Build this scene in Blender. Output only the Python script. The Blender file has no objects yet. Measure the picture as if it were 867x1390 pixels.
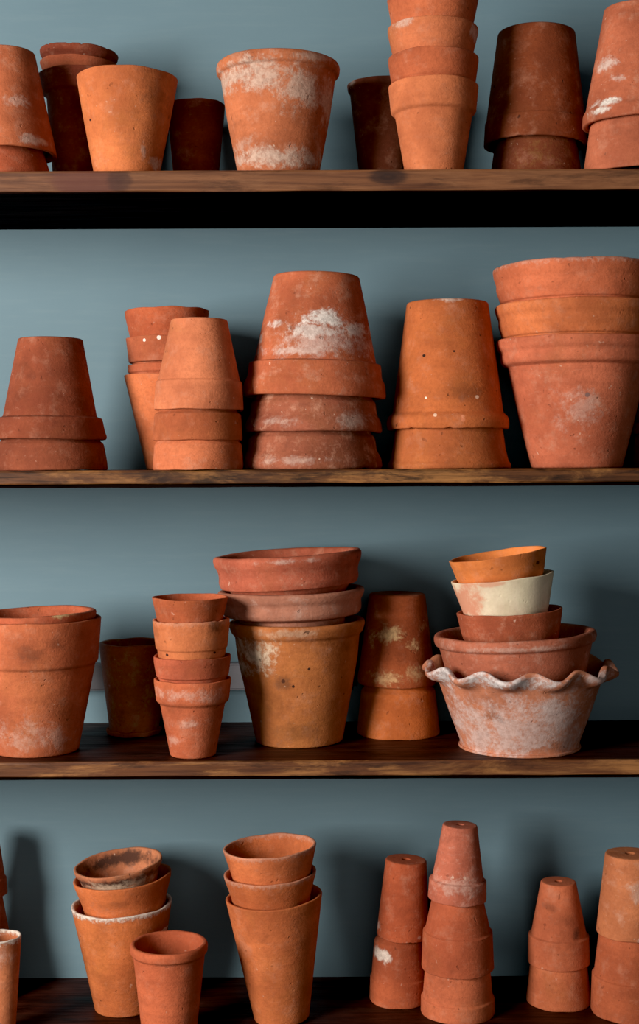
import bpy, bmesh, math, random
from mathutils import Vector, Matrix, noise

scene = bpy.context.scene
COL = scene.collection
PI = math.pi
rnd = random.Random(7)

# ---------------------------------------------------------------- camera model
F = 1900.0            # focal length in pixels of the 867x1390 frame
HOR = 632.0           # row of the camera's eye level
ROLL = 0.0046
D_EDGE = 1.90         # distance of the shelves' front edges
D_WALL = 2.19         # distance of the wall
S1, S2, S3, S4 = 0.402, -0.005, -0.401, -0.800   # heights of the shelf tops


def wx(px, py, D):
    return ((px - 433.5) + (HOR - py) * ROLL) * D / F


def wz(px, py, D):
    return ((HOR - py) - (px - 433.5) * ROLL) * D / F


def lin(c):
    r = []
    for v in c:
        v = v / 255.0
        r.append(v / 12.92 if v <= 0.04045 else ((v + 0.055) / 1.055) ** 2.4)
    return (r[0], r[1], r[2], 1.0)


# ---------------------------------------------------------------- node helpers
class NT:
    def __init__(self, name):
        self.m = bpy.data.materials.new(name)
        self.m.use_nodes = True
        self.n = self.m.node_tree.nodes
        self.l = self.m.node_tree.links
        self.n.clear()
        self.out = self.n.new('ShaderNodeOutputMaterial')
        self.b = self.n.new('ShaderNodeBsdfPrincipled')
        self.l.new(self.b.outputs[0], self.out.inputs[0])
        self.tc = self.n.new('ShaderNodeTexCoord')
        self.obj = self.tc.outputs['Object']

    def put(self, sock, v):
        if isinstance(v, bpy.types.NodeSocket):
            self.l.new(v, sock)
        else:
            sock.default_value = v

    def math(self, op, a, b=0.0, c=0.0, clamp=False):
        x = self.n.new('ShaderNodeMath')
        x.operation = op
        x.use_clamp = clamp
        self.put(x.inputs[0], a)
        self.put(x.inputs[1], b)
        self.put(x.inputs[2], c)
        return x.outputs[0]

    def vec(self, op, a, b=(0, 0, 0)):
        x = self.n.new('ShaderNodeVectorMath')
        x.operation = op
        self.put(x.inputs[0], a)
        self.put(x.inputs[1], b)
        return x.outputs['Value'] if op in ('LENGTH', 'DOT_PRODUCT') else x.outputs[0]

    def noise(self, co, scale, detail=4.0, rough=0.6, dist=0.0):
        x = self.n.new('ShaderNodeTexNoise')
        self.put(x.inputs['Vector'], co)
        x.inputs['Scale'].default_value = scale
        x.inputs['Detail'].default_value = detail
        x.inputs['Roughness'].default_value = rough
        x.inputs['Distortion'].default_value = dist
        return x.outputs[0]

    def ramp(self, v, lo, hi, a=0.0, b=1.0, smooth=True):
        x = self.n.new('ShaderNodeMapRange')
        x.interpolation_type = 'SMOOTHSTEP' if smooth else 'LINEAR'
        self.put(x.inputs['Value'], v)
        x.inputs['From Min'].default_value = lo
        x.inputs['From Max'].default_value = hi
        x.inputs['To Min'].default_value = a
        x.inputs['To Max'].default_value = b
        return x.outputs[0]

    def mix(self, f, a, b, mode='MIX'):
        x = self.n.new('ShaderNodeMix')
        x.data_type = 'RGBA'
        x.blend_type = mode
        self.put(x.inputs['Factor'], f)
        self.put(x.inputs[6], a)
        self.put(x.inputs[7], b)
        return x.outputs[2]

    def bump(self, h, strength, dist, normal=None):
        x = self.n.new('ShaderNodeBump')
        x.inputs['Strength'].default_value = strength
        x.inputs['Distance'].default_value = dist
        self.put(x.inputs['Height'], h)
        if normal is not None:
            self.l.new(normal, x.inputs['Normal'])
        return x.outputs[0]


def scale(c, k):
    return tuple(max(0, min(255, v * k)) for v in c)


def clay(name, base, white=(), wcol=(226, 205, 188), dust=0.25, dustcol=(206, 150, 122), grime=0.35, pits=0.3,
         patches_dark=(), spots=(), tints=(), moss=0.0, seed=None, edge=0.0, H=0.1, rough=0.88, ringed=0.3, inv=False, smooth=1.0):
    """Fired clay: mottled body, dust, lime bloom patches, dark stains, pits and faint throwing rings."""
    base = (base[0] * 0.985, min(255, base[1] * 1.035), base[2] * 1.02)
    t = NT(name)
    s = rnd.uniform(-50, 50) if seed is None else seed
    co = t.vec('ADD', t.obj, (s, s * 0.37 + 3, s * 1.7))
    n1 = t.noise(co, 9, 5, 0.62)
    n2 = t.noise(co, 38, 6, 0.7)
    n3 = t.noise(co, 210, 4, 0.75)
    st = t.vec('MULTIPLY', co, (6, 6, 55))
    n4 = t.noise(st, 1.6, 4, 0.6)
    c = t.mix(t.ramp(n1, 0.32, 0.68), lin((base[0] * 0.85, base[1] * 0.80, base[2] * 0.78)), lin(scale(base, 1.07)))
    nb = t.noise(t.vec('ADD', co, (3, 8, 2)), 5.5, 6, 0.7, 0.5)
    c = t.mix(t.math('MULTIPLY', t.ramp(nb, 0.5, 0.7), 0.35 + 0.3 * grime), c, lin((base[0] * 0.88, base[1] * 0.94, base[2] * 0.82)))
    c = t.mix(t.math('MULTIPLY', t.ramp(n3, 0.42, 0.66), 0.26 * smooth), c, lin((base[0] * 0.72, base[1] * 0.66, base[2] * 0.62)))
    ns = t.noise(t.vec('MULTIPLY', t.vec('ADD', co, (6, 1, 3)), (1, 1, 2.6)), 70, 8, 0.82, 0.8)
    c = t.mix(t.math('MULTIPLY', t.ramp(ns, 0.55, 0.70), dust * 0.8), c, lin(scale(dustcol, 1.02)))
    c = t.mix(t.math('MULTIPLY', t.ramp(n4, 0.45, 0.75), ringed), c, lin((base[0] * 0.80, base[1] * 0.76, base[2] * 0.76)))
    c = t.mix(t.math('MULTIPLY', t.ramp(n2, 0.5, 0.74), dust), c, lin(dustcol))
    g = t.math('MULTIPLY', t.ramp(t.noise(t.vec('ADD', co, (9, 2, 5)), 14, 7, 0.68), 0.5, 0.72), grime)
    c = t.mix(g, c, lin((base[0] * 0.52, base[1] * 0.47, base[2] * 0.45)))
    for (x, z, rx, rz, k) in patches_dark:
        d = t.vec('LENGTH', t.vec('MULTIPLY', t.vec('SUBTRACT', t.obj, (x, 0, z)), (1 / rx, 0, 1 / rz)))
        v = t.math('ADD', t.math('SUBTRACT', 1.0, d), t.math('MULTIPLY', t.math('SUBTRACT', n2, 0.5), 2.6))
        c = t.mix(t.math('MULTIPLY', t.ramp(v, 0.0, 0.8), k), c, lin((base[0] * 0.36, base[1] * 0.36, base[2] * 0.4)))
    if moss > 0:
        mo = t.math('MULTIPLY', t.ramp(t.noise(co, 60, 7, 0.8), 0.5, 0.66), moss)
        c = t.mix(mo, c, lin((150, 114, 62)))
    for (x, z, rx, rz, k, col) in tints:
        d = t.vec('LENGTH', t.vec('MULTIPLY', t.vec('SUBTRACT', t.obj, (x, 0, z)), (1 / rx, 0, 1 / rz)))
        v = t.math('ADD', t.math('SUBTRACT', 1.0, d), t.math('MULTIPLY', t.math('SUBTRACT', n2, 0.5), 2.0))
        c = t.mix(t.math('MULTIPLY', t.ramp(v, 0.0, 0.6), k), c, lin(col))
    wsum = None
    nw = t.noise(t.vec('ADD', co, (4, 7, 1)), 26, 9, 0.72, 0.4)
    nf = t.noise(t.vec('ADD', co, (1, 5, 8)), 150, 6, 0.75)
    sep = t.n.new('ShaderNodeSeparateXYZ')
    t.l.new(t.obj, sep.inputs[0])
    front = t.ramp(sep.outputs[1], 0.012, -0.012)
    for (x, z, rx, rz, k) in white:
        d = t.vec('LENGTH', t.vec('MULTIPLY', t.vec('SUBTRACT', t.obj, (x, 0, z)), (1 / rx, 0, 1 / rz)))
        v = t.math('ADD', t.math('SUBTRACT', 1.0, d), t.math('MULTIPLY', t.math('SUBTRACT', nw, 0.5), 3.4))
        v = t.math('ADD', v, t.math('MULTIPLY', t.math('SUBTRACT', nf, 0.5), 1.4))
        w = t.math('MULTIPLY', t.math('MULTIPLY', t.ramp(v, 0.12, 0.85), k), front)
        wsum = w if wsum is None else t.math('MAXIMUM', wsum, w)
    if edge > 0:
        # bloom clinging to the rim
        zz = t.math('SUBTRACT', H, sep.outputs[2]) if not inv else sep.outputs[2]
        v = t.math('ADD', t.ramp(zz, 0.0, 0.016, 1.0, -0.6, False), t.math('MULTIPLY', t.math('SUBTRACT', nf, 0.5), 2.6))
        w = t.math('MULTIPLY', t.ramp(v, 0.2, 0.9), edge)
        wsum = w if wsum is None else t.math('MAXIMUM', wsum, w)
    if wsum is not None:
        wc = t.mix(t.ramp(nf, 0.35, 0.65), lin(scale(wcol, 0.82)), lin(wcol))
        c = t.mix(wsum, c, wc)
    pit = t.ramp(t.noise(co, 95, 2, 0.5), 0.70, 0.76)
    c = t.mix(t.math('MULTIPLY', pit, pits), c, lin((46, 24, 16)))
    fl = t.ramp(t.noise(t.vec('ADD', co, (12, 3, 9)), 120, 2, 0.5), 0.72, 0.77)
    c = t.mix(t.math('MULTIPLY', fl, dust), c, lin((225, 190, 165)))
    for (x, z, r, col) in spots:
        d = t.vec('LENGTH', t.vec('MULTIPLY', t.vec('SUBTRACT', t.obj, (x, 0, z)), (1 / r, 0, 1 / r)))
        v = t.math('ADD', d, t.math('MULTIPLY', t.math('SUBTRACT', nf, 0.5), 1.2))
        c = t.mix(t.math('MULTIPLY', t.ramp(v, 1.1, 0.8), front), c, lin(col))
    t.l.new(c, t.b.inputs['Base Color'])
    t.b.inputs['Roughness'].default_value = rough
    t.b.inputs['Specular IOR Level'].default_value = 0.22
    h = t.math('ADD', t.math('MULTIPLY', n3, 0.5), t.math('MULTIPLY', n2, 0.5))
    h = t.math('ADD', h, t.math('MULTIPLY', n4, 0.35))
    h = t.math('SUBTRACT', h, t.math('MULTIPLY', pit, 0.5))
    if wsum is not None:
        h = t.math('ADD', h, t.math('MULTIPLY', wsum, 0.25))
    t.l.new(t.bump(h, 0.62 * smooth, 0.0024), t.b.inputs['Normal'])
    return t.m


# ---------------------------------------------------------------- mesh helpers
def round_poly(pts, closed=True, n=4):
    """pts: (r, z, radius) -> polyline with rounded corners."""
    out = []
    N = len(pts)
    for i, (r, z, q) in enumerate(pts):
        p = Vector((r, z))
        a = Vector(pts[i - 1][:2])
        b = Vector(pts[(i + 1) % N][:2])
        la, lb = (a - p).length, (b - p).length
        k = min(q, la * 0.46, lb * 0.46)
        if k < 2e-4:
            out.append((r, z))
            continue
        p0 = p + (a - p) * (k / la)
        p2 = p + (b - p) * (k / lb)
        for j in range(n + 1):
            u = j / n
            v = p0 * (1 - u) ** 2 + p * 2 * u * (1 - u) + p2 * u * u
            out.append((v.x, v.y))
    return out


def subdivide(pts, step):
    out = []
    N = len(pts)
    for i in range(N):
        a, b = Vector(pts[i]), Vector(pts[(i + 1) % N])
        L = (b - a).length
        k = max(1, int(math.ceil(L / step)))
        for j in range(k):
            v = a + (b - a) * (j / k)
            out.append((v.x, v.y))
    return out


def mesh_obj(name, bm, mat, parent=None):
    me = bpy.data.meshes.new(name)
    bm.to_mesh(me)
    bm.free()
    for p in me.polygons:
        p.use_smooth = True
    if mat is not None:
        me.materials.append(mat)
    o = bpy.data.objects.new(name, me)
    COL.objects.link(o)
    if parent is not None:
        o.parent = parent
    return o


def tag(o, label=None, cat=None, group=None, kind=None):
    if label:
        o['label'] = label
    if cat:
        o['category'] = cat
    if group:
        o['group'] = group
    if kind:
        o['kind'] = kind


def interp(prof, z):
    """radius of a (z, r) list sorted by falling z."""
    if z >= prof[0][0]:
        return prof[0][1]
    for (z0, r0), (z1, r1) in zip(prof, prof[1:]):
        if z1 <= z <= z0:
            if z0 - z1 < 1e-9:
                return min(r0, r1)
            return r0 + (r1 - r0) * (z0 - z) / (z0 - z1)
    return prof[-1][1]


class Info:
    pass


def pot(label, cx, D, prof, up=True, shelf=None, t=5.5, floor=9.0, nest=None, collar=None, tilt=0.0, lean=0.0, group=None,
        base=(196, 103, 66), seg=112, hole=6.5, wob=0.005, chip=0.0, hid=62, hidr=None, name='terracotta_pot',
        white=(), dark=(), spots=(), tint=(), rim_round=None, deform=None, rimname='rim', edge=0.0, clear=0.0016, cat='flower pot', **mk):
    """prof: (y, half width[, corner radius]) from top to bottom in frame pixels at distance D."""
    P = D / F
    P3 = [(p[0], p[1], p[2] if len(p) > 2 else 2.2) for p in prof]
    ytop = P3[0][0]
    xc = wx(cx, sum(p[0] for p in P3) / len(P3), D)
    out = [[wz(cx, y, D), hw * P, q * P] for (y, hw, q) in P3]     # z, r, corner
    T = t * P
    FL = floor * P
    if shelf is not None:
        out[-1][0] = shelf
        if len(out) > 2 and out[-2][0] <= shelf + 0.001:
            out[-2][0] = shelf + 0.004
    tl = math.radians(tilt)
    lean_r = math.radians(lean)
    # the part of this pot that sits inside (or under) its neighbour
    rise = 0.0
    if nest is not None:
        zpv = out[0][0] if up else out[-1][0]

        def cl(z):
            xa = xc - math.sin(tl) * (z - zpv)
            xb = nest.x - math.sin(nest.tilt) * (z - nest.z_rim)
            return clear + 0.010 * out[0 if up else -1][1] + abs(xa - xb) + abs(math.sin(lean_r)) * abs(z - zpv)
        rise = abs(math.sin(tl - nest.tilt)) * max(out[0][1], out[-1][1])
        if up:
            zr = nest.z_rim + rise * 0.9 + 0.0012
            zb = max(nest.z_floor + 0.004 + rise, zr - hid * P)
            zlow = out[-1][0]
            rl = out[-1][1]
            zs = min(zlow, zr + 0.001)
            r_in = nest.inner(min(zs, nest.z_rim)) - cl(nest.z_rim)
            if rl > r_in:
                if zlow > zr + 0.0012:
                    out.append([zr + 0.0012, min(rl, r_in), 0.001])
                else:
                    out[-1][1] = r_in
                    out[-1][0] = zr
            rend = (hidr * P if hidr else min(out[-1][1], r_in) * 0.80)
            z0, r0 = out[-1][0], out[-1][1]
            for k in range(1, 9):
                z = z0 + (zb - z0) * k / 8
                r = r0 + (rend - r0) * k / 8
                if z < zr + 0.0005:
                    r = min(r, nest.inner(min(z, nest.z_rim)) - cl(z))
                out.append([z, r, 0.001])
        else:
            zr = nest.z_rim - rise * 0.9 - 0.0012         # lower lip of the pot above
            zt = min(nest.z_floor - 0.004 - rise, zr + hid * P)
            z1, r1 = out[0][0], out[0][1]
            new = []
            rend = (hidr * P if hidr else r1 * 0.78)
            for k in range(8, 0, -1):
                z = z1 + (zt - z1) * k / 8
                r = r1 + (rend - r1) * k / 8
                if z > zr - 0.0005:
                    r = min(r, nest.inner(max(z, nest.z_rim)) - cl(z))
                new.append([z, r, 0.001])
            if z1 > zr - 0.0005:
                out[0][1] = min(r1, nest.inner(max(z1, nest.z_rim)) - cl(z1))
            out = new + out
    zs_all = [o[0] for o in out]
    z_lo, z_hi = min(zs_all), max(zs_all)
    H = z_hi - z_lo
    zr_prof = [(o[0], o[1]) for o in sorted(out, key=lambda o: -o[0])]
    # inner wall
    inner = []
    K = 9
    if up:
        ztop, zbot = z_hi, z_lo + FL
        rt, rb = out[0][1] - T, max(out[-1][1] - T, 0.008)
    else:
        ztop, zbot = z_hi - FL, z_lo
        rt, rb = max(out[0][1] - T, 0.008), out[-1][1] - T
    for k in range(K):
        z = ztop + (zbot - ztop) * k / (K - 1)
        r = rt + (rb - rt) * k / (K - 1)
        r = min(r, interp(zr_prof, min(max(z, z_lo + 1e-4), z_hi - 1e-4)) - T * 0.8)
        inner.append((z, r))
    rr = (rim_round * P) if rim_round else T * 0.42
    loop = []
    hr = hole * P
    if up:
        loop.append((out[0][1], z_hi, rr))
        for o in out[1:-1]:
            loop.append((o[1], o[0], o[2]))
        loop.append((out[-1][1], z_lo, 0.003))
        loop.append((hr, z_lo, 0.001))
        loop.append((hr, z_lo + FL, 0.001))
        loop.append((inner[-1][1], inner[-1][0], 0.004))
        for (z, r) in inner[-2:0:-1]:
            loop.append((r, z, 0.003))
        loop.append((inner[0][1], z_hi, rr))
    else:
        loop.append((out[0][1], z_hi, out[0][2] if out[0][2] > 0.0015 else 0.002))
        for o in out[1:-1]:
            loop.append((o[1], o[0], o[2]))
        loop.append((out[-1][1], z_lo, rr))
        loop.append((inner[-1][1], z_lo, rr))
        for (z, r) in inner[-2:0:-1]:
            loop.append((r, z, 0.003))
        loop.append((inner[0][1], inner[0][0], 0.004))
        loop.append((hr, inner[0][0], 0.001))
        loop.append((hr, z_hi, 0.0015))
    cut = subdivide(round_poly(loop), 0.006)
    # pivot at the rim (upright) or at the lip (turned over)
    z_piv = z_hi if up else z_lo
    ox = rnd.uniform(0, 90)
    bm = bmesh.new()
    rings = []
    for (r, z) in cut:
        ring = []
        for j in range(seg):
            a = 2 * PI * j / seg
            ca, sa = math.cos(a), math.sin(a)
            k = 1 + wob * noise.noise(Vector((ca * 1.1 + ox, sa * 1.1, z * 9))) * 1.6 + wob * 0.35 * noise.noise(Vector((ca * 4 + ox, sa * 4, z * 60)))
            rad = r * k
            zz = z - z_lo
            near = max(0.0, 1 - abs(z - z_piv) / (0.010 + 6 * P))
            if near > 0 and wob > 0:
                zz += near * 0.0014 * noise.noise(Vector((ca * 2.0, sa * 2.0, ox)))
                if chip > 0:
                    q = noise.noise(Vector((ca * 7.0, sa * 7.0, ox * 2)))
                    q2 = noise.noise(Vector((ca * 23.0, sa * 23.0, ox * 2)))
                    dep = max(0.0, q - 0.18 + 0.25 * q2) * chip * near
                    zz -= dep if up else -dep
            if deform:
                rad, zz = deform(rad, zz, a, H)
            ring.append(bm.verts.new((rad * ca, rad * sa, zz)))
        rings.append(ring)
    n = len(rings)
    zc = None
    if collar is not None:
        zc = wz(cx, collar, D) - z_lo
    top_faces = []
    for i in range(n):
        A, B = rings[i], rings[(i + 1) % n]
        zmid = 0.5 * (cut[i][1] + cut[(i + 1) % n][1]) - z_lo
        for j in range(seg):
            f = bm.faces.new((A[j], B[j], B[(j + 1) % seg], A[(j + 1) % seg]))
            if zc is not None and ((zmid > zc) if up else (zmid < zc)):
                top_faces.append(f)
    bmesh.ops.recalc_face_normals(bm, faces=bm.faces)

    def loc(px, py):
        return (wx(px, py, D) - xc, wz(px, py, D) - z_lo)

    wl = [(*loc(a, b), rx * P, rz * P, k) for (a, b, rx, rz, k) in white]
    dl = [(*loc(a, b), rx * P, rz * P, k) for (a, b, rx, rz, k) in dark]
    tn = [(*loc(a, b), rx * P, rz * P, k, c) for (a, b, rx, rz, k, c) in tint]
    sl = [(*loc(a, b), r * P, c) for (a, b, r, c) in spots]
    m = clay('fired_clay', base, white=wl, patches_dark=dl, spots=sl, tints=tn, edge=edge, H=H, inv=not up, **mk)
    piv = Vector((xc, D, z_lo + (H if up else 0.0)))
    R = Matrix.Rotation(-tl, 4, 'Y') @ Matrix.Rotation(math.radians(lean), 4, 'X')
    base_pt = piv - (R @ Vector((0, 0, H if up else 0.0)))
    if zc is None:
        o = mesh_obj(name, bm, m)
    else:
        idx = {f.index for f in top_faces} if False else None
        bm.faces.index_update()
        ids = set(f.index for f in top_faces)
        bm2 = bm.copy()
        bm2.faces.ensure_lookup_table()
        bmesh.ops.delete(bm2, geom=[f for f in bm2.faces if f.index not in ids], context='FACES')
        bmesh.ops.delete(bm, geom=top_faces, context='FACES')
        o = bpy.data.objects.new(name, None)
        o.empty_display_size = 0.02
        COL.objects.link(o)
        mesh_obj(rimname, bm2, m, o)
        mesh_obj('body', bm, m, o)
    o.location = base_pt
    o.rotation_euler = R.to_euler()
    tag(o, label, cat, group)
    I = Info()
    I.obj = o
    I.z_rim = z_hi if up else z_lo
    I.z_floor = (z_lo + FL) if up else (z_hi - FL)
    I.tilt = tl
    I.x = xc
    ins = [(z, r) for (z, r) in inner]
    I.inner = lambda z: interp(ins, z)
    return I


def boxm(bm, x0, x1, y0, y1, z0, z1, mi=0):
    v = [bm.verts.new(p) for p in ((x0, y0, z0), (x1, y0, z0), (x1, y1, z0), (x0, y1, z0), (x0, y0, z1), (x1, y0, z1), (x1, y1, z1), (x0, y1, z1))]
    for q in ((0, 3, 2, 1), (4, 5, 6, 7), (0, 1, 5, 4), (1, 2, 6, 5), (2, 3, 7, 6), (3, 0, 4, 7)):
        f = bm.faces.new([v[i] for i in q])
        f.material_index = mi


# ---------------------------------------------------------------- wall
def wall_mat():
    t = NT('painted_plaster')
    n1 = t.noise(t.obj, 1.6, 4, 0.55)
    n2 = t.noise(t.obj, 60, 5, 0.7)
    st = t.vec('MULTIPLY', t.obj, (4, 1, 40))
    n3 = t.noise(st, 3, 4, 0.6)
    c = t.mix(t.ramp(n1, 0.3, 0.7), lin((99, 124, 134)), lin((107, 132, 141)))
    c = t.mix(t.math('MULTIPLY', t.ramp(n3, 0.45, 0.75), 0.10), c, lin((134, 152, 154)))
    t.l.new(c, t.b.inputs['Base Color'])
    t.b.inputs['Roughness'].default_value = 0.6
    t.b.inputs['Specular IOR Level'].default_value = 0.3
    h = t.math('ADD', t.math('MULTIPLY', n2, 0.3), t.math('MULTIPLY', n3, 0.5))
    t.l.new(t.bump(h, 0.18, 0.002), t.b.inputs['Normal'])
    return t.m


bm = bmesh.new()
boxm(bm, -2.4, 2.4, D_WALL, D_WALL + 0.12, -1.45, 1.45)
o = mesh_obj('wall_back', bm, wall_mat())
for p in o.data.polygons:
    p.use_smooth = False
tag(o, 'grey teal painted wall behind the shelves', kind='structure')


# ---------------------------------------------------------------- shelves
def wood(name, dark, mid, light, wear, seed, rough=0.5, grain=1.0, knots=(), spec=0.25):
    t = NT(name)
    co = t.vec('ADD', t.obj, (seed, seed * 2.3, seed * 0.7))
    st = t.vec('MULTIPLY', co, (1.6, 22, 34))
    warp = t.noise(st, 1.4, 6, 0.66, 1.2)
    fine = t.noise(t.vec('MULTIPLY', co, (6, 90, 150)), 1.6, 6, 0.7, 0.4)
    c = t.mix(t.ramp(warp, 0.32, 0.66), lin(dark), lin(mid))
    c = t.mix(t.math('MULTIPLY', t.ramp(fine, 0.46, 0.66), 0.75 * grain), c, lin(dark))
    w = t.noise(t.vec('MULTIPLY', co, (3.2, 9, 16)), 2.0, 8, 0.72, 0.6)
    c = t.mix(t.math('MULTIPLY', t.math('MULTIPLY', t.ramp(w, 0.47, 0.66), wear), t.ramp(fine, 0.35, 0.6, 1.0, 0.55)), c, lin(light))
    blot = t.noise(t.vec('MULTIPLY', co, (5, 9, 22)), 2.2, 7, 0.7, 0.3)
    c = t.mix(t.math('MULTIPLY', t.ramp(blot, 0.52, 0.66), 0.8 * grain), c, lin(scale(dark, 0.55)))
    for (x, z, rx, rz, col, k) in knots:
        dv = t.vec('MULTIPLY', t.vec('SUBTRACT', t.obj, (x, 0, z)), (1 / rx, 0, 1 / rz))
        d = t.math('ADD', t.vec('LENGTH', dv), t.math('MULTIPLY', t.math('SUBTRACT', w, 0.5), 1.3))
        ringp = t.math('MULTIPLY_ADD', t.math('SINE', t.math('MULTIPLY', d, 9.0)), 0.07, 0.93)
        c = t.mix(t.math('MULTIPLY', t.math('MULTIPLY', t.ramp(d, 1.05, 0.55), k), ringp), c, lin(col))
    t.l.new(c, t.b.inputs['Base Color'])
    t.l.new(t.ramp(fine, 0.3, 0.7, rough - 0.08, rough + 0.15), t.b.inputs['Roughness'])
    t.b.inputs['Specular IOR Level'].default_value = spec
    h = t.math('ADD', t.math('MULTIPLY', fine, 0.6), t.math('MULTIPLY', warp, 0.5))
    t.l.new(t.bump(h, 0.35, 0.0015), t.b.inputs['Normal'])
    return t.m


def shelf(z, th, label, faces, rec=0.0045, group='dark stained wooden wall shelves'):
    bm = bmesh.new()
    x0, x1 = -1.0, 1.0
    y0, y1 = D_EDGE, D_WALL
    NX = 120
    # cross-section with softly worn front arrises
    cs = [(y1, 0), (y0 + 0.004, 0), (y0 + 0.0012, -0.0010), (y0, -0.0035), (y0, -th + rec + 0.002), (y0 + 0.0010, -th + rec + 0.0006), (y0 + rec * 1.3, -th + rec), (y0 + rec * 1.3, -th), (y1, -th)]
    rows = []
    for i in range(NX + 1):
        x = x0 + (x1 - x0) * i / NX
        row = []
        for k, (y, zz) in enumerate(cs):
            dz = 0.0006 * noise.noise(Vector((x * 14, k * 3.1, z * 10))) if k not in (0, 8) else 0
            dy = 0.0009 * noise.noise(Vector((x * 11, 9 + k, z * 10))) if 1 < k < 6 else 0
            row.append(bm.verts.new((x, y + dy, zz + (dz if k > 1 else 0))))
        rows.append(row)
    for i in range(NX):
        for k in range(9):
            a, b = rows[i], rows[i + 1]
            k2 = (k + 1) % 9
            f = bm.faces.new((a[k], a[k2], b[k2], b[k]))
            f.material_index = 1 if k in (1, 2, 3, 4) else (2 if k in (5, 6, 7) else 0)  # third material blackens the front recess as a painted shadow line
    bm.faces.new(rows[0])
    bm.faces.new(list(reversed(rows[-1])))
    bmesh.ops.recalc_face_normals(bm, faces=bm.faces)
    o = mesh_obj('wall_shelf', bm, None)
    for m in faces:
        o.data.materials.append(m)
    for p in o.data.polygons:
        p.use_smooth = False
    o.location = (0, 0, z)
    tag(o, label, 'shelf', group)
    return o


top_dark = wood('dark_stained_board', (30, 11, 7), (62, 26, 17), (104, 66, 48), 0.22, 3.0, rough=0.5, spec=0.15)
under_shade = wood('shaded_underside', (10, 5, 5), (22, 11, 9), (44, 24, 18), 0.10, 5.0, rough=0.9)  # near-black tone puts the shade under the board into the colour
for n_ in under_shade.node_tree.nodes:
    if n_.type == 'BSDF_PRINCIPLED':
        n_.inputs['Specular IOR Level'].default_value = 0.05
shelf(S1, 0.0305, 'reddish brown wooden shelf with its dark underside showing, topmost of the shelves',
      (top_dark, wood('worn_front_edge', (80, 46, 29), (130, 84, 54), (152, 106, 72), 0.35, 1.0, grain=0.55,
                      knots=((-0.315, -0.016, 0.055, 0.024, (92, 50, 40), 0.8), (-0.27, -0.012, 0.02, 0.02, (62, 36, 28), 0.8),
                             (0.095, -0.010, 0.03, 0.013, (46, 30, 26), 0.95))), under_shade), rec=0.0012)
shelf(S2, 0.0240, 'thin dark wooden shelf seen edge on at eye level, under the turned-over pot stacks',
      (top_dark, wood('worn_front_edge', (40, 22, 13), (104, 62, 32), (184, 126, 70), 0.65, 8.0, grain=1.0), under_shade))
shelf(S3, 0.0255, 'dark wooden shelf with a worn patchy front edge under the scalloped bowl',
      (top_dark, wood('worn_front_edge', (64, 34, 20), (104, 62, 36), (186, 128, 74), 0.6, 12.0, grain=0.8), under_shade))
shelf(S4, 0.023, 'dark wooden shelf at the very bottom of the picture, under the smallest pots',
      (top_dark, wood('worn_front_edge', (40, 22, 14), (84, 50, 30), (120, 80, 46), 0.4, 17.0), under_shade))

# ---------------------------------------------------------------- bits on the wall behind the third shelf
def plain(name, col, rough=0.5):
    t = NT(name)
    n = t.noise(t.obj, 50, 4, 0.6)
    c = t.mix(t.ramp(n, 0.3, 0.7), lin(scale(col, 0.93)), lin(col))
    t.l.new(c, t.b.inputs['Base Color'])
    t.b.inputs['Roughness'].default_value = rough
    return t.m


DW = D_WALL - 0.012
bm = bmesh.new()
boxm(bm, wx(70, 920, DW), wx(346, 920, DW), DW - 0.012, D_WALL, wz(200, 936, DW), wz(200, 900, DW))
bmesh.ops.bevel(bm, geom=list(bm.edges), offset=0.003, segments=3, affect='EDGES')
o = mesh_obj('plastic_trunking', bm, plain('pale_plastic_shaded', (118, 116, 120)))  # pale grey taken darker, carrying the shade the strip lies in
for p in o.data.polygons:
    p.use_smooth = False
tag(o, 'pale grey strip fixed to the wall behind the dark glazed pot', 'trunking')
bm = bmesh.new()
boxm(bm, wx(452, 900, DW), wx(484, 900, DW), DW - 0.016, D_WALL, wz(470, 935, DW), wz(470, 872, DW))
bmesh.ops.bevel(bm, geom=list(bm.edges), offset=0.006, segments=4, affect='EDGES')
o = mesh_obj('wall_box', bm, plain('black_plastic', (14, 13, 14)))
tag(o, 'small black rounded box on the wall, half hidden by the tall ochre pot', 'box')

# ================================================================ POTS
ORANGE = (206, 108, 66)
BRIGHT = (214, 118, 76)
RED = (186, 92, 60)
DEEP = (160, 76, 48)
BROWN = (124, 60, 36)
OCHRE = (188, 108, 58)
DUSTY = (178, 106, 82)

# ---------------------------------------------------------------- top shelf
g = 'pots on the top shelf'
D = 1.985
a = pot('plain turned-over terracotta pot at the left edge of the top shelf, upper of its pair', 6, D,
        [(72, 41, 3), (205, 69), (212, 70)], up=False, t=6, group=g, base=(196, 104, 68), dust=0.4, white=((58, 200, 22, 8, 0.6), (30, 150, 18, 12, 0.35)))
pot('turned-over terracotta pot low beneath another at the left edge of the top shelf', 6, D,
    [(209, 53), (236, 62), (250, 66)], up=False, shelf=S1, nest=a, group=g, base=(176, 84, 54), hid=45)

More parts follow.
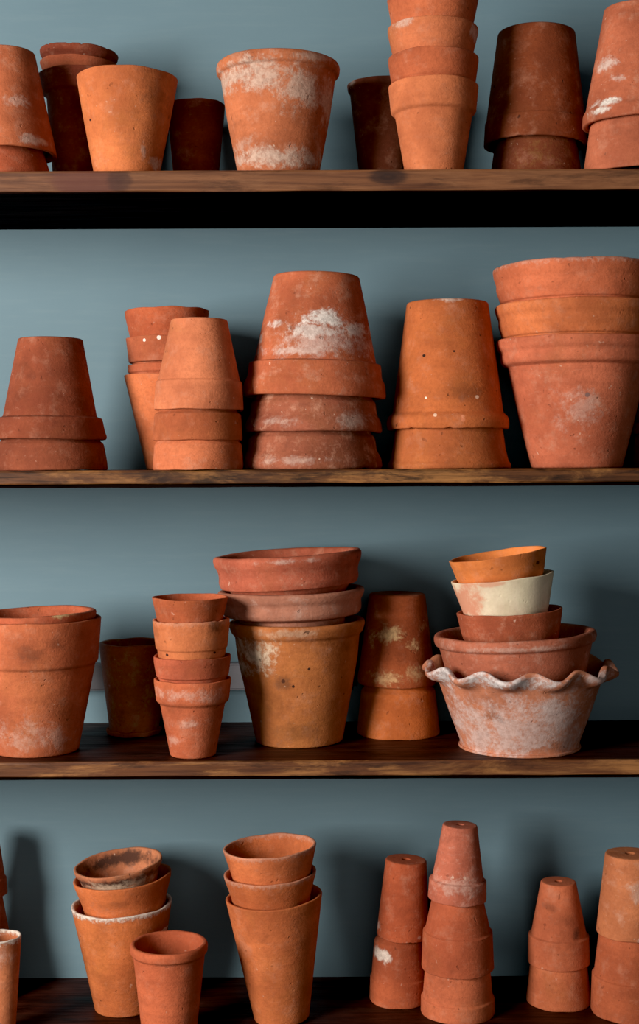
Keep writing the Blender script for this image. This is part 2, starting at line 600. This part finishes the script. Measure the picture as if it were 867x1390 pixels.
D = 2.085
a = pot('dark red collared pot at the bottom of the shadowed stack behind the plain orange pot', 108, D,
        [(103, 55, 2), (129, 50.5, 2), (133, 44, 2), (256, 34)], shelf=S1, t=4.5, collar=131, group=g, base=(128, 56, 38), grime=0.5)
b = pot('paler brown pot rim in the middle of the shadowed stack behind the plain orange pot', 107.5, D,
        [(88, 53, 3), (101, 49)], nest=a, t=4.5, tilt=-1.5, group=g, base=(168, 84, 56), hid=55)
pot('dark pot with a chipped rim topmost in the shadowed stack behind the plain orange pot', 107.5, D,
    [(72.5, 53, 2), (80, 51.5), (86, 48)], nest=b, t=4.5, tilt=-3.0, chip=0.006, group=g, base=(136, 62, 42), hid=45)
D = 1.975
pot('plain straight-sided orange pot standing upright, with small nicks in its rim', 173, D,
    [(107, 68.5, 2), (160, 59), (248, 42.5)], shelf=S1, t=5, tilt=-0.6, group=g, base=(208, 112, 66), grime=0.3,
    white=((216, 224, 9, 16, 0.55), (200, 214, 5, 14, 0.3)),
    dark=((217, 145, 22, 22, 0.35),), spots=((161, 97, 2.2, (40, 20, 14)), (182, 94, 2.4, (50, 26, 18)), (196, 98, 2.2, (50, 26, 18)), (129, 172, 1.5, (60, 30, 20))))
D = 2.1
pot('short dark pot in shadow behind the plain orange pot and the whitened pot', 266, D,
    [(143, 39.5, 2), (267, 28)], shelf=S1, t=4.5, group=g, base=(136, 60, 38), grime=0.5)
D = 1.985
pot('wide whitened pot with a rolled rim and broad lime bloom, on the top shelf', 377.5, D,
    [(89, 82, 3.5), (94, 84, 4), (103, 83, 3), (106, 78, 1.5), (160, 70), (247, 53)], shelf=S1, t=7, collar=105, rim_round=3, group=g,
    base=(190, 104, 68), dust=0.5, wcol=(208, 178, 158), seed=11.3,
    white=((328, 118, 62, 25, 0.8), (372, 124, 62, 30, 0.75), (412, 138, 55, 36, 0.72), (446, 152, 40, 36, 0.7), (378, 224, 95, 20, 0.8), (330, 205, 20, 12, 0.4), (430, 96, 44, 9, 0.6)))
D = 2.09
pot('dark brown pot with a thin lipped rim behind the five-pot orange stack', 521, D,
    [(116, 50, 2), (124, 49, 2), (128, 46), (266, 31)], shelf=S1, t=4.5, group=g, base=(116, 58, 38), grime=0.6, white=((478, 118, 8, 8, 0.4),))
D = 1.955
g5 = 'nested collared pots of the tall orange stack on the top shelf'
a = pot('bright orange collared pot carrying the tall stack on the top shelf', 588.3, D,
        [(118, 61, 2), (154, 57.5, 3), (158, 52, 1.5), (240, 38.5)], shelf=S1, t=4.0, collar=157, group=g5, base=(214, 118, 76), grime=0.12, dust=0.15)
b = pot('darker collar second up in the tall orange stack on the top shelf', 588, D,
        [(80, 61, 2), (86, 61), (113, 57)], nest=a, t=4.0, group=g5, base=(188, 94, 60))
c = pot('pale-streaked collar third up in the tall orange stack on the top shelf', 587.5, D,
        [(40, 61.5, 2), (46, 61.5), (77, 57.5)], nest=b, t=4.0, tilt=-0.8, group=g5, base=(204, 110, 72), white=((545, 44, 20, 10, 0.5), (640, 52, 10, 10, 0.45)))
d = pot('collar fourth up in the tall orange stack, near the upper frame edge', 587, D,
        [(1, 62, 2), (38, 58)], nest=c, t=4.0, tilt=-0.8, group=g5, base=(196, 100, 64))
D = 2.035
a = pot('dark brown turned-over pot with a banded collar, right of the tall orange stack', 726, D,
        [(45, 52, 4), (166, 66.5), (168, 68, 1), (199, 69.5)], up=False, t=6, collar=166, tilt=-0.8, group=g, base=(132, 62, 34), grime=0.4, pits=0.7, chip=0.004)
pot('dark brown turned-over pot underneath the banded dark one on the top shelf', 727, D,
    [(203, 56, 4), (236, 61), (256, 63)], up=False, shelf=S1, nest=a, group=g, base=(126, 60, 36), hid=40, moss=0.25)
D = 1.955
a = pot('turned-over pot with white flaking lime near its lip, right end of top shelf', 862, D,
        [(12, 41, 3), (120, 61), (150, 66, 3), (156, 70, 3), (172, 71, 3)], up=False, t=7, collar=151, group=g, base=(190, 100, 70), dust=0.5, wcol=(236, 222, 208),
        white=((818, 150, 24, 9, 1.0), (808, 160, 16, 6, 0.9), (822, 95, 20, 14, 0.55), (830, 120, 16, 10, 0.4)))
pot('turned-over orange pot under the lime-flaked one at the right edge of the top shelf', 862, D,
    [(173, 60.5), (229, 69), (233, 70.5, 1), (241, 71)], up=False, shelf=S1, nest=a, group=g, base=(196, 106, 76), dust=0.3, hid=50)

# ---------------------------------------------------------------- second shelf
g = 'pots on the second shelf'
D = 2.0
a = pot('deep red turned-over pot at left end of second shelf, upper of its pair', 68, D,
        [(460, 43, 3), (566, 63), (568, 70, 1.2), (588, 74.5, 2), (593, 76.5, 2), (597, 75.5, 2)], up=False, t=6, collar=567, group=g, base=(146, 70, 46), grime=0.4, tilt=-0.4)  # pair's base darkened to carry shade from things off the left side
pot('deep red turned-over collar at the left end of the second shelf, lower of its pair', 69, D,
    [(599, 67, 2), (603, 71, 2), (626, 75.5, 2), (637, 76.5, 2)], up=False, shelf=S2, nest=a, group=g, base=(138, 68, 45), grime=0.6)
D = 2.07
g4 = 'nested pots behind the orange turned-over stack'
a = pot('plain tapered orange pot at the bottom of the upright stack behind the orange turned-over stack', 232, D,
        [(510, 63, 2), (518, 61), (637, 33)], shelf=S2, t=4, group=g4, base=(200, 106, 66))
b = pot('narrow rim, second from bottom in the upright stack behind the orange turned-over stack', 230, D,
        [(496, 56, 2), (506, 56), (508, 53)], nest=a, t=4, group=g4, base=(190, 96, 64))
c = pot('rim with two small white dots in the upright stack behind the orange turned-over stack', 228, D,
        [(460, 57, 2), (466, 56), (493, 53)], nest=b, t=4, group=g4, base=(178, 90, 60), spots=((202, 466, 2.0, (232, 215, 200)), (222, 463, 3.0, (232, 215, 200)), (246, 465, 1.6, (232, 215, 200))))
pot('topmost rim of the upright stack behind the orange turned-over stack', 226.5, D,
    [(422, 57, 2), (429, 56.5), (457, 52)], nest=c, t=4, tilt=1.0, group=g4, base=(184, 88, 56))
D = 1.955
g3 = 'orange collared pots turned over in a stack of three'
a = pot('smooth bright orange turned-over pot, whole body showing, topmost of the slim stack of three', 269.5, D,
        [(434, 38, 3), (516.5, 55.5, 1), (519, 58.5, 1), (552, 60.5, 2), (557, 60.3, 2)], up=False, t=4, collar=518, tilt=-0.6, group=g3, base=(214, 120, 82), grime=0.15, dust=0.35)
b = pot('middle collar of the slim orange turned-over stack of three', 268.5, D,
        [(559, 55.5, 1), (563, 58.6, 2), (594, 60.5, 2), (598, 60, 2)], up=False, t=4, nest=a, group=g3, base=(196, 102, 64))
pot('lowest collar of the slim orange turned-over stack of three, on the shelf', 269, D,
    [(600, 56, 1), (604, 59, 2), (630, 61, 2), (637, 60.8, 2)], up=False, shelf=S2, nest=b, group=g3, base=(200, 106, 70), dust=0.4)
D = 2.01
g3 = 'big weathered collared pots turned over in a stack of three'
a = pot('big turned-over pot with a white lime patch on its side, topmost of the weathered three', 426, D,
        [(375, 57.8, 4), (430, 70), (493, 83, 1), (494.5, 89.5, 2.5), (513, 91, 3), (521, 95.5, 4), (537, 97, 3), (540, 95.5, 2)], up=False, t=7, collar=493.7, tilt=-1.4, group=g3,
        base=(192, 98, 66), dust=0.6, grime=0.35, wcol=(230, 214, 202), seed=5.1,
        white=((440, 440, 44, 17, 1.0), (425, 456, 55, 16, 0.75), (372, 446, 22, 7, 0.7), (395, 482, 60, 10, 0.5), (480, 452, 26, 14, 0.8), (430, 472, 90, 26, 0.42), (350, 462, 10, 12, 0.7)))
b = pot('dusty collar in the middle of the weathered turned-over three', 425, D,
        [(543, 80, 3), (547, 84.5, 3), (564, 86.5, 3), (573, 92, 4), (584, 93.5, 3), (587, 92, 2)], up=False, t=6, nest=a, tilt=-0.4, group=g3, base=(158, 84, 62), dust=0.7, grime=0.5, white=((480, 570, 30, 16, 0.35), (380, 575, 40, 10, 0.3)))
pot('browned collar lowest of the weathered turned-over three, chipped along its lip', 423, D,
    [(590, 81, 3), (594, 85.5, 3), (612, 88, 3), (622, 94, 4), (633, 95.5, 3), (637, 94, 2)], up=False, shelf=S2, nest=b, chip=0.004, group=g3, base=(150, 80, 58), dust=0.7, grime=0.7, white=((400, 625, 60, 8, 0.3),))
D = 2.03
a = pot('orange turned-over pot with a bulging lip and pitted side, right of the weathered three', 607.5, D,
        [(411, 55, 4), (500, 67), (561, 75, 2), (566, 81, 3), (573, 83, 4), (583, 82, 3)], up=False, t=6, collar=562, group=g, base=(190, 98, 54), pits=0.7, grime=0.3, seed=3.3,
        dark=((625, 535, 35, 16, 0.35),), white=((600, 410, 30, 6, 0.6),), chip=0.004,
        spots=((573, 543, 1.6, (238, 220, 200)), (640, 542, 2.6, (226, 180, 150)), (584, 566, 2.4, (232, 190, 160)), (620, 572, 3, (220, 130, 90)), (571, 487, 2, (50, 28, 18)), (610, 482, 1.6, (50, 28, 18)), (620, 568, 2.4, (225, 140, 100))))
pot('smooth orange turned-over pot under the bulging-lipped one on the second shelf', 609, D,
    [(585, 73, 3), (610, 76.5), (626, 80.5, 3), (630, 83.5, 1.5), (637, 84, 2)], up=False, shelf=S2, nest=a, group=g, base=(202, 108, 62))
D = 2.02
g3 = 'large collared pots nested upright in a stack of three'
a = pot('largest pot with its whole tapered body showing, bottom of the big upright three', 782, D,
        [(462, 106.5, 2), (465, 108, 2), (474, 107, 4), (480, 102.5, 4), (487, 103, 4), (495, 101, 3), (499, 92.5, 1.5), (570, 77), (637, 60.5)], shelf=S2, t=5, collar=499, group=g3, base=(200, 104, 74), dust=0.4, grime=0.25, seed=2.2,
        white=((770, 555, 40, 40, 0.28),), spots=((781, 540, 3, (130, 96, 88)),))
b = pot('grooved collar in the middle of the big upright three at the right', 782.5, D,
        [(415, 108.5, 2), (418, 110.5, 2), (427, 109, 4), (434, 105.5, 4), (442, 106, 4), (458, 101)], nest=a, t=5, group=g3, base=(206, 110, 66))
pot('topmost grooved rim of the big upright three at the right', 783, D,
    [(364, 111.5, 2), (367, 113.5, 2), (378, 112, 4), (386, 108.5, 4), (394, 109, 4), (411, 103)], nest=b, t=5, group=g3, base=(200, 102, 68), chip=0.004, edge=0.22)
D = 2.11
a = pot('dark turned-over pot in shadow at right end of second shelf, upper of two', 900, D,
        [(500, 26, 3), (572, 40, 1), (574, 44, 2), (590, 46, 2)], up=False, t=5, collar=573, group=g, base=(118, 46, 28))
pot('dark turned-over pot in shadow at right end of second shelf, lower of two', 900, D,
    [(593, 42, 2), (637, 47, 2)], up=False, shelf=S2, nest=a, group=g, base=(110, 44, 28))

# ---------------------------------------------------------------- third shelf
g = 'pots on the third shelf'
D = 1.985
a = pot('large collared terracotta pot at the left edge of the third shelf', 48, D,
        [(838, 89, 2.5), (897, 84.5, 3), (901, 80.5, 1.5), (1016, 57.5)], shelf=S3, t=6, collar=900, group=g, base=(196, 102, 66), dust=0.3, seed=4.4,
        dark=((60, 875, 30, 16, 0.4), (88, 865, 16, 12, 0.4)), white=((55, 990, 60, 30, 0.25),))
pot('pot rim sitting inside the large collared pot at the left of the third shelf', 49, D,
    [(830, 80.5, 5), (835, 81, 4), (842, 79, 3), (845, 75)], nest=a, t=8, tilt=1.5, group=g, base=(188, 92, 62), rim_round=4,
    white=((95, 829, 26, 7, 0.8), (30, 845, 8, 6, 0.7)), wcol=(228, 196, 140), hid=40)
D = 2.105
ds = pot('dark brown saucer under the mottled dark pot on the third shelf', 182, D,
         [(988, 38, 1.5), (996, 36, 2)], shelf=S3, t=4, floor=3.2, hole=0.01, name='pot_saucer', cat='saucer', base=(150, 74, 42), grime=0.3)
dz = ds.z_floor + 0.0006
pot('mottled dark glazed pot in shadow behind the slim four-pot stack', 182, D,
    [(871, 47, 2), (884, 46, 3), (925, 41), (986, 33, 2)], shelf=dz, t=5, group=g, base=(150, 74, 38), moss=0.75, grime=0.6, rough=0.6, seed=8.0)
D = 1.945
g4 = 'slim stack of four upright pots on the third shelf'
a = pot('bottom pot with a whitened collar and whole body in the slim upright stack of four', 261.5, D,
        [(920, 52, 2.5), (926, 52, 2), (950, 49, 3), (954, 44, 1.5), (1026, 30.5)], shelf=S3, t=3.5, collar=953, group=g4, base=(196, 98, 64), seed=6.6,
        white=((262, 936, 60, 12, 0.45), (255, 975, 30, 12, 0.5), (240, 1000, 18, 10, 0.35)), wcol=(220, 180, 160))
b = pot('reddish collar second up in the slim upright stack of four', 261, D,
        [(889, 52, 2), (896, 52), (916, 49)], nest=a, t=3.5, group=g4, base=(186, 90, 62), tilt=0.6)
c = pot('pitted orange collar third up in the slim upright stack of four, its body step showing', 259.5, D,
        [(839.5, 52, 2), (847, 52), (878, 48.5, 2), (880, 46.5, 1), (887, 46)], nest=b, t=3.5, collar=879, group=g4, base=(204, 112, 70), chip=0.003, tilt=0.6, hid=40, edge=0.12,
        dark=((295, 848, 14, 12, 0.6),), spots=((230, 884, 2, (60, 30, 22)), (293, 882, 1.8, (60, 30, 22))))
pot('topmost thin-rimmed pot of the slim upright stack of four', 258, D,
    [(810, 51.5, 1.5), (815, 50.5), (838, 48.5)], nest=c, t=3, tilt=0, group=g4, base=(192, 94, 60), hid=34)
D = 2.045
g3 = 'big upright pot with two wide pans resting in it'
a = pot('tall ochre pot with a rolled rim and lime patch under two wide pans', 403, D,
        [(841, 91, 4), (846, 92.5, 5), (857, 89, 3), (861, 84.5, 2), (893, 81), (1008, 58.5)], shelf=S3, t=9, collar=860, rim_round=4, tilt=1.0, group=g3, base=(180, 102, 56), pits=0.6, grime=0.45, seed=9.1,
        white=((348, 880, 38, 28, 1.0), (332, 898, 20, 16, 0.95), (372, 872, 18, 14, 0.85), (400, 850, 70, 8, 0.35)), wcol=(222, 194, 164),
        dark=((385, 915, 14, 14, 0.5), (400, 985, 50, 20, 0.3)), spots=((398, 920, 2, (60, 34, 22)), (385, 913, 3, (80, 44, 26)), (419, 897, 2, (60, 34, 22))))
b = pot('greyish pink wide pan in the middle, between the tall ochre pot and the top pan', 395, D,
        [(799, 97, 3), (802, 99.5, 3), (809, 98, 4), (815, 94, 4), (821, 94.5, 4), (828, 94, 2), (833, 91)], nest=a, t=8, tilt=1.6, group=g3, base=(178, 112, 90), dust=0.6, dustcol=(196, 158, 140), hid=40, hidr=70, clear=0.003)
pot('red wide pan with a rolled rim tilted on top of the tall ochre pot', 389.5, D,
    [(750, 98, 3), (754, 101, 4), (762, 100, 4), (770, 95.5, 4), (778, 94, 4), (786, 95, 3), (794, 92, 2)], nest=b, t=9, tilt=3.2, rim_round=4, group=g3, base=(184, 92, 68), dust=0.4, hid=30, hidr=64, floor=8, clear=0.003,
    white=((400, 756, 60, 6, 0.4),))
D = 2.1
a = pot('turned-over brown pot with flaking white patches, upper of the pair behind the scalloped bowl', 538, D,
        [(805, 37.8, 4), (908, 51), (917, 53, 2), (927, 52.5, 3)], up=False, t=5, group=g, base=(160, 78, 44), grime=0.4, wcol=(214, 172, 122), seed=1.7, tilt=-0.6,
        white=((526, 858, 30, 16, 1.0), (556, 870, 16, 16, 0.85), (568, 848, 10, 12, 0.6), (520, 915, 32, 14, 0.7), (556, 905, 18, 16, 0.6), (502, 868, 6, 14, 0.6)))
pot('smooth orange turned-over pot, lower of the pair behind the scalloped bowl', 540.5, D,
    [(932, 46, 2), (936, 50, 2), (960, 52.8), (999, 56.5, 2)], up=False, shelf=S3, nest=a, group=g, base=(192, 98, 48), grime=0.15)

# scalloped bowl
D = 1.995
Pb = D / F


def scallop(r, z, a, H):
    w = max(0.0, min(1.0, (z - (H - 26 * Pb)) / (20 * Pb)))
    w = w * w * (3 - 2 * w)
    ph = math.cos(12 * (a + PI / 2))
    k = 1 + 0.12 * noise.noise(Vector((math.cos(a) * 2, math.sin(a) * 2, 4.0)))
    return r - w * 4.0 * Pb * ph * k, z + w * (5.6 * Pb * ph * k)


gb = 'bowls and pots piled in the scalloped bowl'
a = pot('wide bowl with a wavy scalloped whitened rim, at the bottom of its pile', 704.5, D,
        [(901, 129, 2), (906, 129.5, 3), (914, 122, 5), (922, 110, 6), (960, 97), (1004, 80.5, 3), (1009, 80, 3), (1012, 82, 2), (1016, 82.5)], shelf=S3, t=8, collar=917, rimname='scalloped_rim', name='scalloped_bowl', cat='bowl',
        group=gb, smooth=0.7, base=(196, 118, 88), dust=0.8, dustcol=(204, 164, 150), grime=0.4, deform=scallop, seg=216, seed=7.7, wcol=(220, 206, 200),
        white=((690, 970, 130, 60, 0.5), (700, 965, 50, 30, 0.5), (735, 955, 34, 30, 0.6), (645, 985, 26, 50, 0.5), (620, 904, 80, 22, 1.0), (705, 906, 70, 17, 0.9), (790, 905, 50, 12, 0.55), (760, 985, 35, 40, 0.4)),
        dark=((660, 958, 24, 10, 0.5), (640, 930, 30, 20, 0.2)))
b = pot('round bowl with a thick rolled rim sitting in the scalloped bowl', 698, D,
        [(857, 108, 6), (863, 110, 6), (871, 108, 4), (874, 103, 1.5), (912, 94)], nest=a, t=9, rim_round=5, collar=873, tilt=2.6, group=gb, name='clay_bowl', cat='bowl',
        base=(176, 96, 72), dust=0.6, dustcol=(196, 150, 130), hid=64, hidr=70, white=((690, 868, 100, 6, 0.3),), clear=0.004)
c = pot('brownish pot between the cream one and the rolled-rim bowl', 691, D,
        [(827.5, 71.5, 1.5), (857, 66)], nest=b, t=4.5, tilt=3.4, group=gb, base=(174, 86, 58), dust=0.5, hid=46, hidr=54, floor=8, clear=0.003)
d = pot('cream coloured pot with a pinkish side, second from the top of the tilting pile', 681.5, D,
        [(782, 70, 1.5), (828, 62.5)], nest=c, t=4, tilt=6.4, group=gb, smooth=0.35, base=(234, 206, 180), dust=0.3, dustcol=(226, 206, 170), grime=0.06, ringed=0.12, hid=30, hidr=50, floor=8, pits=0.0, clear=0.003, seed=2.9,
        tint=((625, 808, 24, 40, 0.85, (206, 128, 96)), (660, 785, 22, 5, 0.6, (206, 128, 96)), (690, 777, 90, 3, 0.5, (200, 132, 100))))
pot('bright orange pot tilted on top of the pile in the scalloped bowl', 675, D,
    [(751.5, 66.8, 1.5), (785, 62.5)], nest=d, t=3.5, tilt=8.6, group=gb, smooth=0.6, base=(220, 122, 64), grime=0.1, hid=24, hidr=50, floor=7, clear=0.003, spots=((721, 768, 2.6, (96, 52, 30)),))

# ---------------------------------------------------------------- bottom shelf
g = 'small pots on the bottom shelf'
D = 2.12
a = pot('turned-over red pot cut by the left frame edge, upper of two on the bottom shelf', -22, D,
        [(1130, 19, 2), (1190, 28, 1), (1192, 30, 0.8), (1214, 31.5, 2)], up=False, t=3.5, collar=1191, group=g, base=(178, 84, 56))
pot('turned-over red pot cut by the left frame edge, lower of two on the bottom shelf', -22, D,
    [(1217, 25, 2), (1300, 40), (1302, 43, 1), (1361, 46, 2)], up=False, shelf=S4, nest=a, collar=1301, group=g, base=(168, 78, 50))
D = 1.975
pot('small pot with a white chipped rim at the lower left corner', 2, D,
    [(1270, 27, 2), (1276, 26.5), (1400, 18)], shelf=S4, t=3, group=g, base=(206, 118, 78), edge=1.0, white=((10, 1290, 20, 20, 0.3),))
D = 2.075
g3 = 'three upright pots nested in a tilting stack, lower left'
a = pot('orange pot with a white crusted rim, bottom of the tilting three at lower left', 165.5, D,
        [(1225, 68, 2), (1232, 66.5), (1364, 42)], shelf=S4, t=4.5, tilt=2.2, group=g3, base=(204, 108, 60), edge=1.0, pits=0.5, spots=((224, 1258, 3, (226, 190, 170)),))
b = pot('smooth orange pot in the middle of the tilting three at lower left', 166, D,
        [(1188, 66.5, 2), (1194, 65.5), (1230, 59)], nest=a, t=4, tilt=4.6, group=g3, base=(198, 102, 58), hid=60, dark=((165, 1210, 40, 8, 0.3),))
pot('soil-stained pot with a pale rim, top of the tilting three at lower left', 160, D,
    [(1170, 60, 2), (1176, 59), (1196, 54)], nest=b, t=4, tilt=6.6, lean=3, group=g3, base=(196, 116, 82), hid=50, hidr=40, floor=8, dust=0.6, grime=0.5,
    white=((150, 1190, 70, 16, 0.85),), wcol=(206, 176, 148), dark=((160, 1182, 80, 12, 0.95),))
D = 1.958
pot('small rolled-rim pot standing alone in front of the tilting three at lower left', 229.5, D,
    [(1279, 51, 3), (1283, 52.5, 4), (1291, 52, 3), (1294, 48.5, 2), (1403, 36)], shelf=S4, t=5.5, rim_round=2.6, collar=1293, group=g, base=(196, 96, 62), dust=0.2)
D = 2.03
g3 = 'three plain orange pots nested upright, lower middle'
a = pot('tapered orange pot at the bottom of the plain upright three, lower middle', 372, D,
        [(1215, 66, 1.5), (1220, 65), (1376, 37)], shelf=S4, t=4.2, tilt=3.4, group=g3, base=(202, 106, 62), grime=0.35, seed=3.7)
b = pot('middle pot of the plain upright three, lower middle, with a pale nicked rim', 366.5, D,
        [(1183, 63, 1.5), (1188, 62), (1224, 55.5)], nest=a, t=4, tilt=2.6, group=g3, base=(206, 108, 62), hid=60, edge=0.2)
pot('top pot of the plain upright three, lower middle, with a cracked notch in its rim', 366, D,
    [(1147.5, 63.5, 1.5), (1152, 62.5), (1184, 57)], nest=b, t=4, tilt=3.6, group=g3, base=(206, 108, 64), hid=55, hidr=42, floor=8, spots=(), edge=0.2)
D = 2.1
a = pot('turned-over red brown pot with a drain hole, left of the pale three-pot tower', 546, D,
        [(1166, 27.6, 2.5), (1262, 35), (1269, 35.2, 2)], up=False, t=3.6, tilt=-3.0, group=g, base=(170, 78, 48), chip=0.006, hole=5, white=((510, 1255, 7, 9, 0.6), (567, 1262, 4, 4, 0.5)))
b = pot('turned-over pot with white flakes under the red brown one', 541, D,
        [(1275, 33, 2), (1322, 37), (1324, 39, 1), (1357, 40, 2)], up=False, shelf=S4, nest=a, collar=1323, group=g, base=(176, 84, 52), white=((515, 1288, 18, 10, 0.9),))
D = 2.05
g3 = 'three collared pots turned over in a narrow tower, lower right'
a = pot('pinkish collared pot with pale bloom, top of the narrow turned-over tower', 620, D,
        [(1119, 23.3, 2), (1191, 34.5, 1), (1193, 38.5, 0.8), (1219, 39.5, 2)], up=False, t=3.4, collar=1192, tilt=-2.6, group=g3, base=(196, 104, 80), dust=0.6, dustcol=(212, 160, 140), hole=4.5,
        white=((615, 1195, 40, 22, 0.45),), wcol=(222, 186, 168))
b = pot('smooth red collared pot in the middle of the narrow turned-over tower', 621, D,
        [(1224, 35.5, 2), (1261, 44, 1), (1263, 47, 0.8), (1312, 49, 2)], up=False, t=3.6, nest=a, collar=1262, group=g3, base=(192, 94, 62))
pot('lowest pot of the narrow turned-over tower, standing on the bottom shelf', 621, D,
    [(1315, 44, 2), (1350, 47, 1), (1352, 49.5, 2), (1373, 50, 2)], up=False, shelf=S4, nest=b, collar=1351, group=g3, base=(190, 96, 64))
D = 2.09
a = pot('short collared turned-over pot with smudged sides, between the narrow tower and the right edge', 758, D,
        [(1196, 23.5, 2), (1266, 37, 1), (1268, 40.5, 0.8), (1305, 41.5, 2)], up=False, t=3.6, collar=1267, group=g, base=(200, 104, 70), hole=4.5,
        dark=((776, 1258, 8, 12, 0.7), (742, 1225, 10, 8, 0.4), (760, 1240, 26, 12, 0.2)))
pot('turned-over pot standing on the bottom shelf beneath the smudged short one', 758, D,
    [(1308, 38, 2), (1359, 44, 2)], up=False, shelf=S4, nest=a, group=g, base=(190, 98, 64))
D = 2.05
a = pot('pale orange turned-over pot with a dusty patch at the lower right edge, upper of two', 855, D,
        [(1158, 33, 2.5), (1255, 44.5), (1265, 45.5, 3)], up=False, t=4, group=g, base=(204, 118, 78), dust=0.6, hole=6, white=((858, 1200, 22, 30, 0.35), (866, 1262, 14, 10, 0.4)))
pot('turned-over pot at the lower right edge, under the pale dusty one', 856, D,
    [(1272, 43, 2), (1320, 49), (1322, 52, 1), (1374, 54, 2)], up=False, shelf=S4, nest=a, collar=1321, group=g, base=(178, 88, 56))

# ---------------------------------------------------------------- light
w = bpy.data.worlds.new('World')
scene.world = w
w.use_nodes = True
bg = w.node_tree.nodes['Background']
bg.inputs[0].default_value = (0.62, 0.78, 1.0, 1)
bg.inputs[1].default_value = 0.02


def area(name, loc, target, size, size_y, power, col):
    L = bpy.data.lights.new(name, 'AREA')
    L.shape = 'RECTANGLE'
    L.size = size
    L.size_y = size_y
    L.energy = power
    L.color = col
    o = bpy.data.objects.new(name, L)
    COL.objects.link(o)
    o.location = loc
    d = Vector(target) - Vector(loc)
    o.rotation_euler = d.to_track_quat('-Z', 'Y').to_euler()
    return o


area('window_light', (-2.15, -0.05, 0.36), (0.05, 2.15, -0.05), 0.9, 1.4, 134, (1.0, 0.965, 0.92))
area('bounce_fill', (0.5, -1.6, 0.0), (0.0, 2.1, 0.0), 2.6, 1.8, 17, (1.0, 0.95, 0.90))  # added soft fill from the camera side, standing in for bounced light

# ---------------------------------------------------------------- camera
cam = bpy.data.cameras.new('camera')
cam.sensor_fit = 'VERTICAL'
cam.sensor_height = 36.0
cam.lens = 36.0 * F / 1390.0
cam.shift_y = -(695.0 - HOR) / 1390.0
co = bpy.data.objects.new('camera', cam)
COL.objects.link(co)
co.matrix_world = Matrix.Rotation(PI / 2, 4, 'X') @ Matrix.Rotation(-ROLL, 4, 'Z')
scene.camera = co
scene.view_settings.view_transform = 'Standard'
scene.view_settings.look = 'None'
scene.view_settings.exposure = 0.0
scene.view_settings.use_curve_mapping = True
cm = scene.view_settings.curve_mapping
cm.black_level = (0.0035, 0.0035, 0.0035)
cm.update()
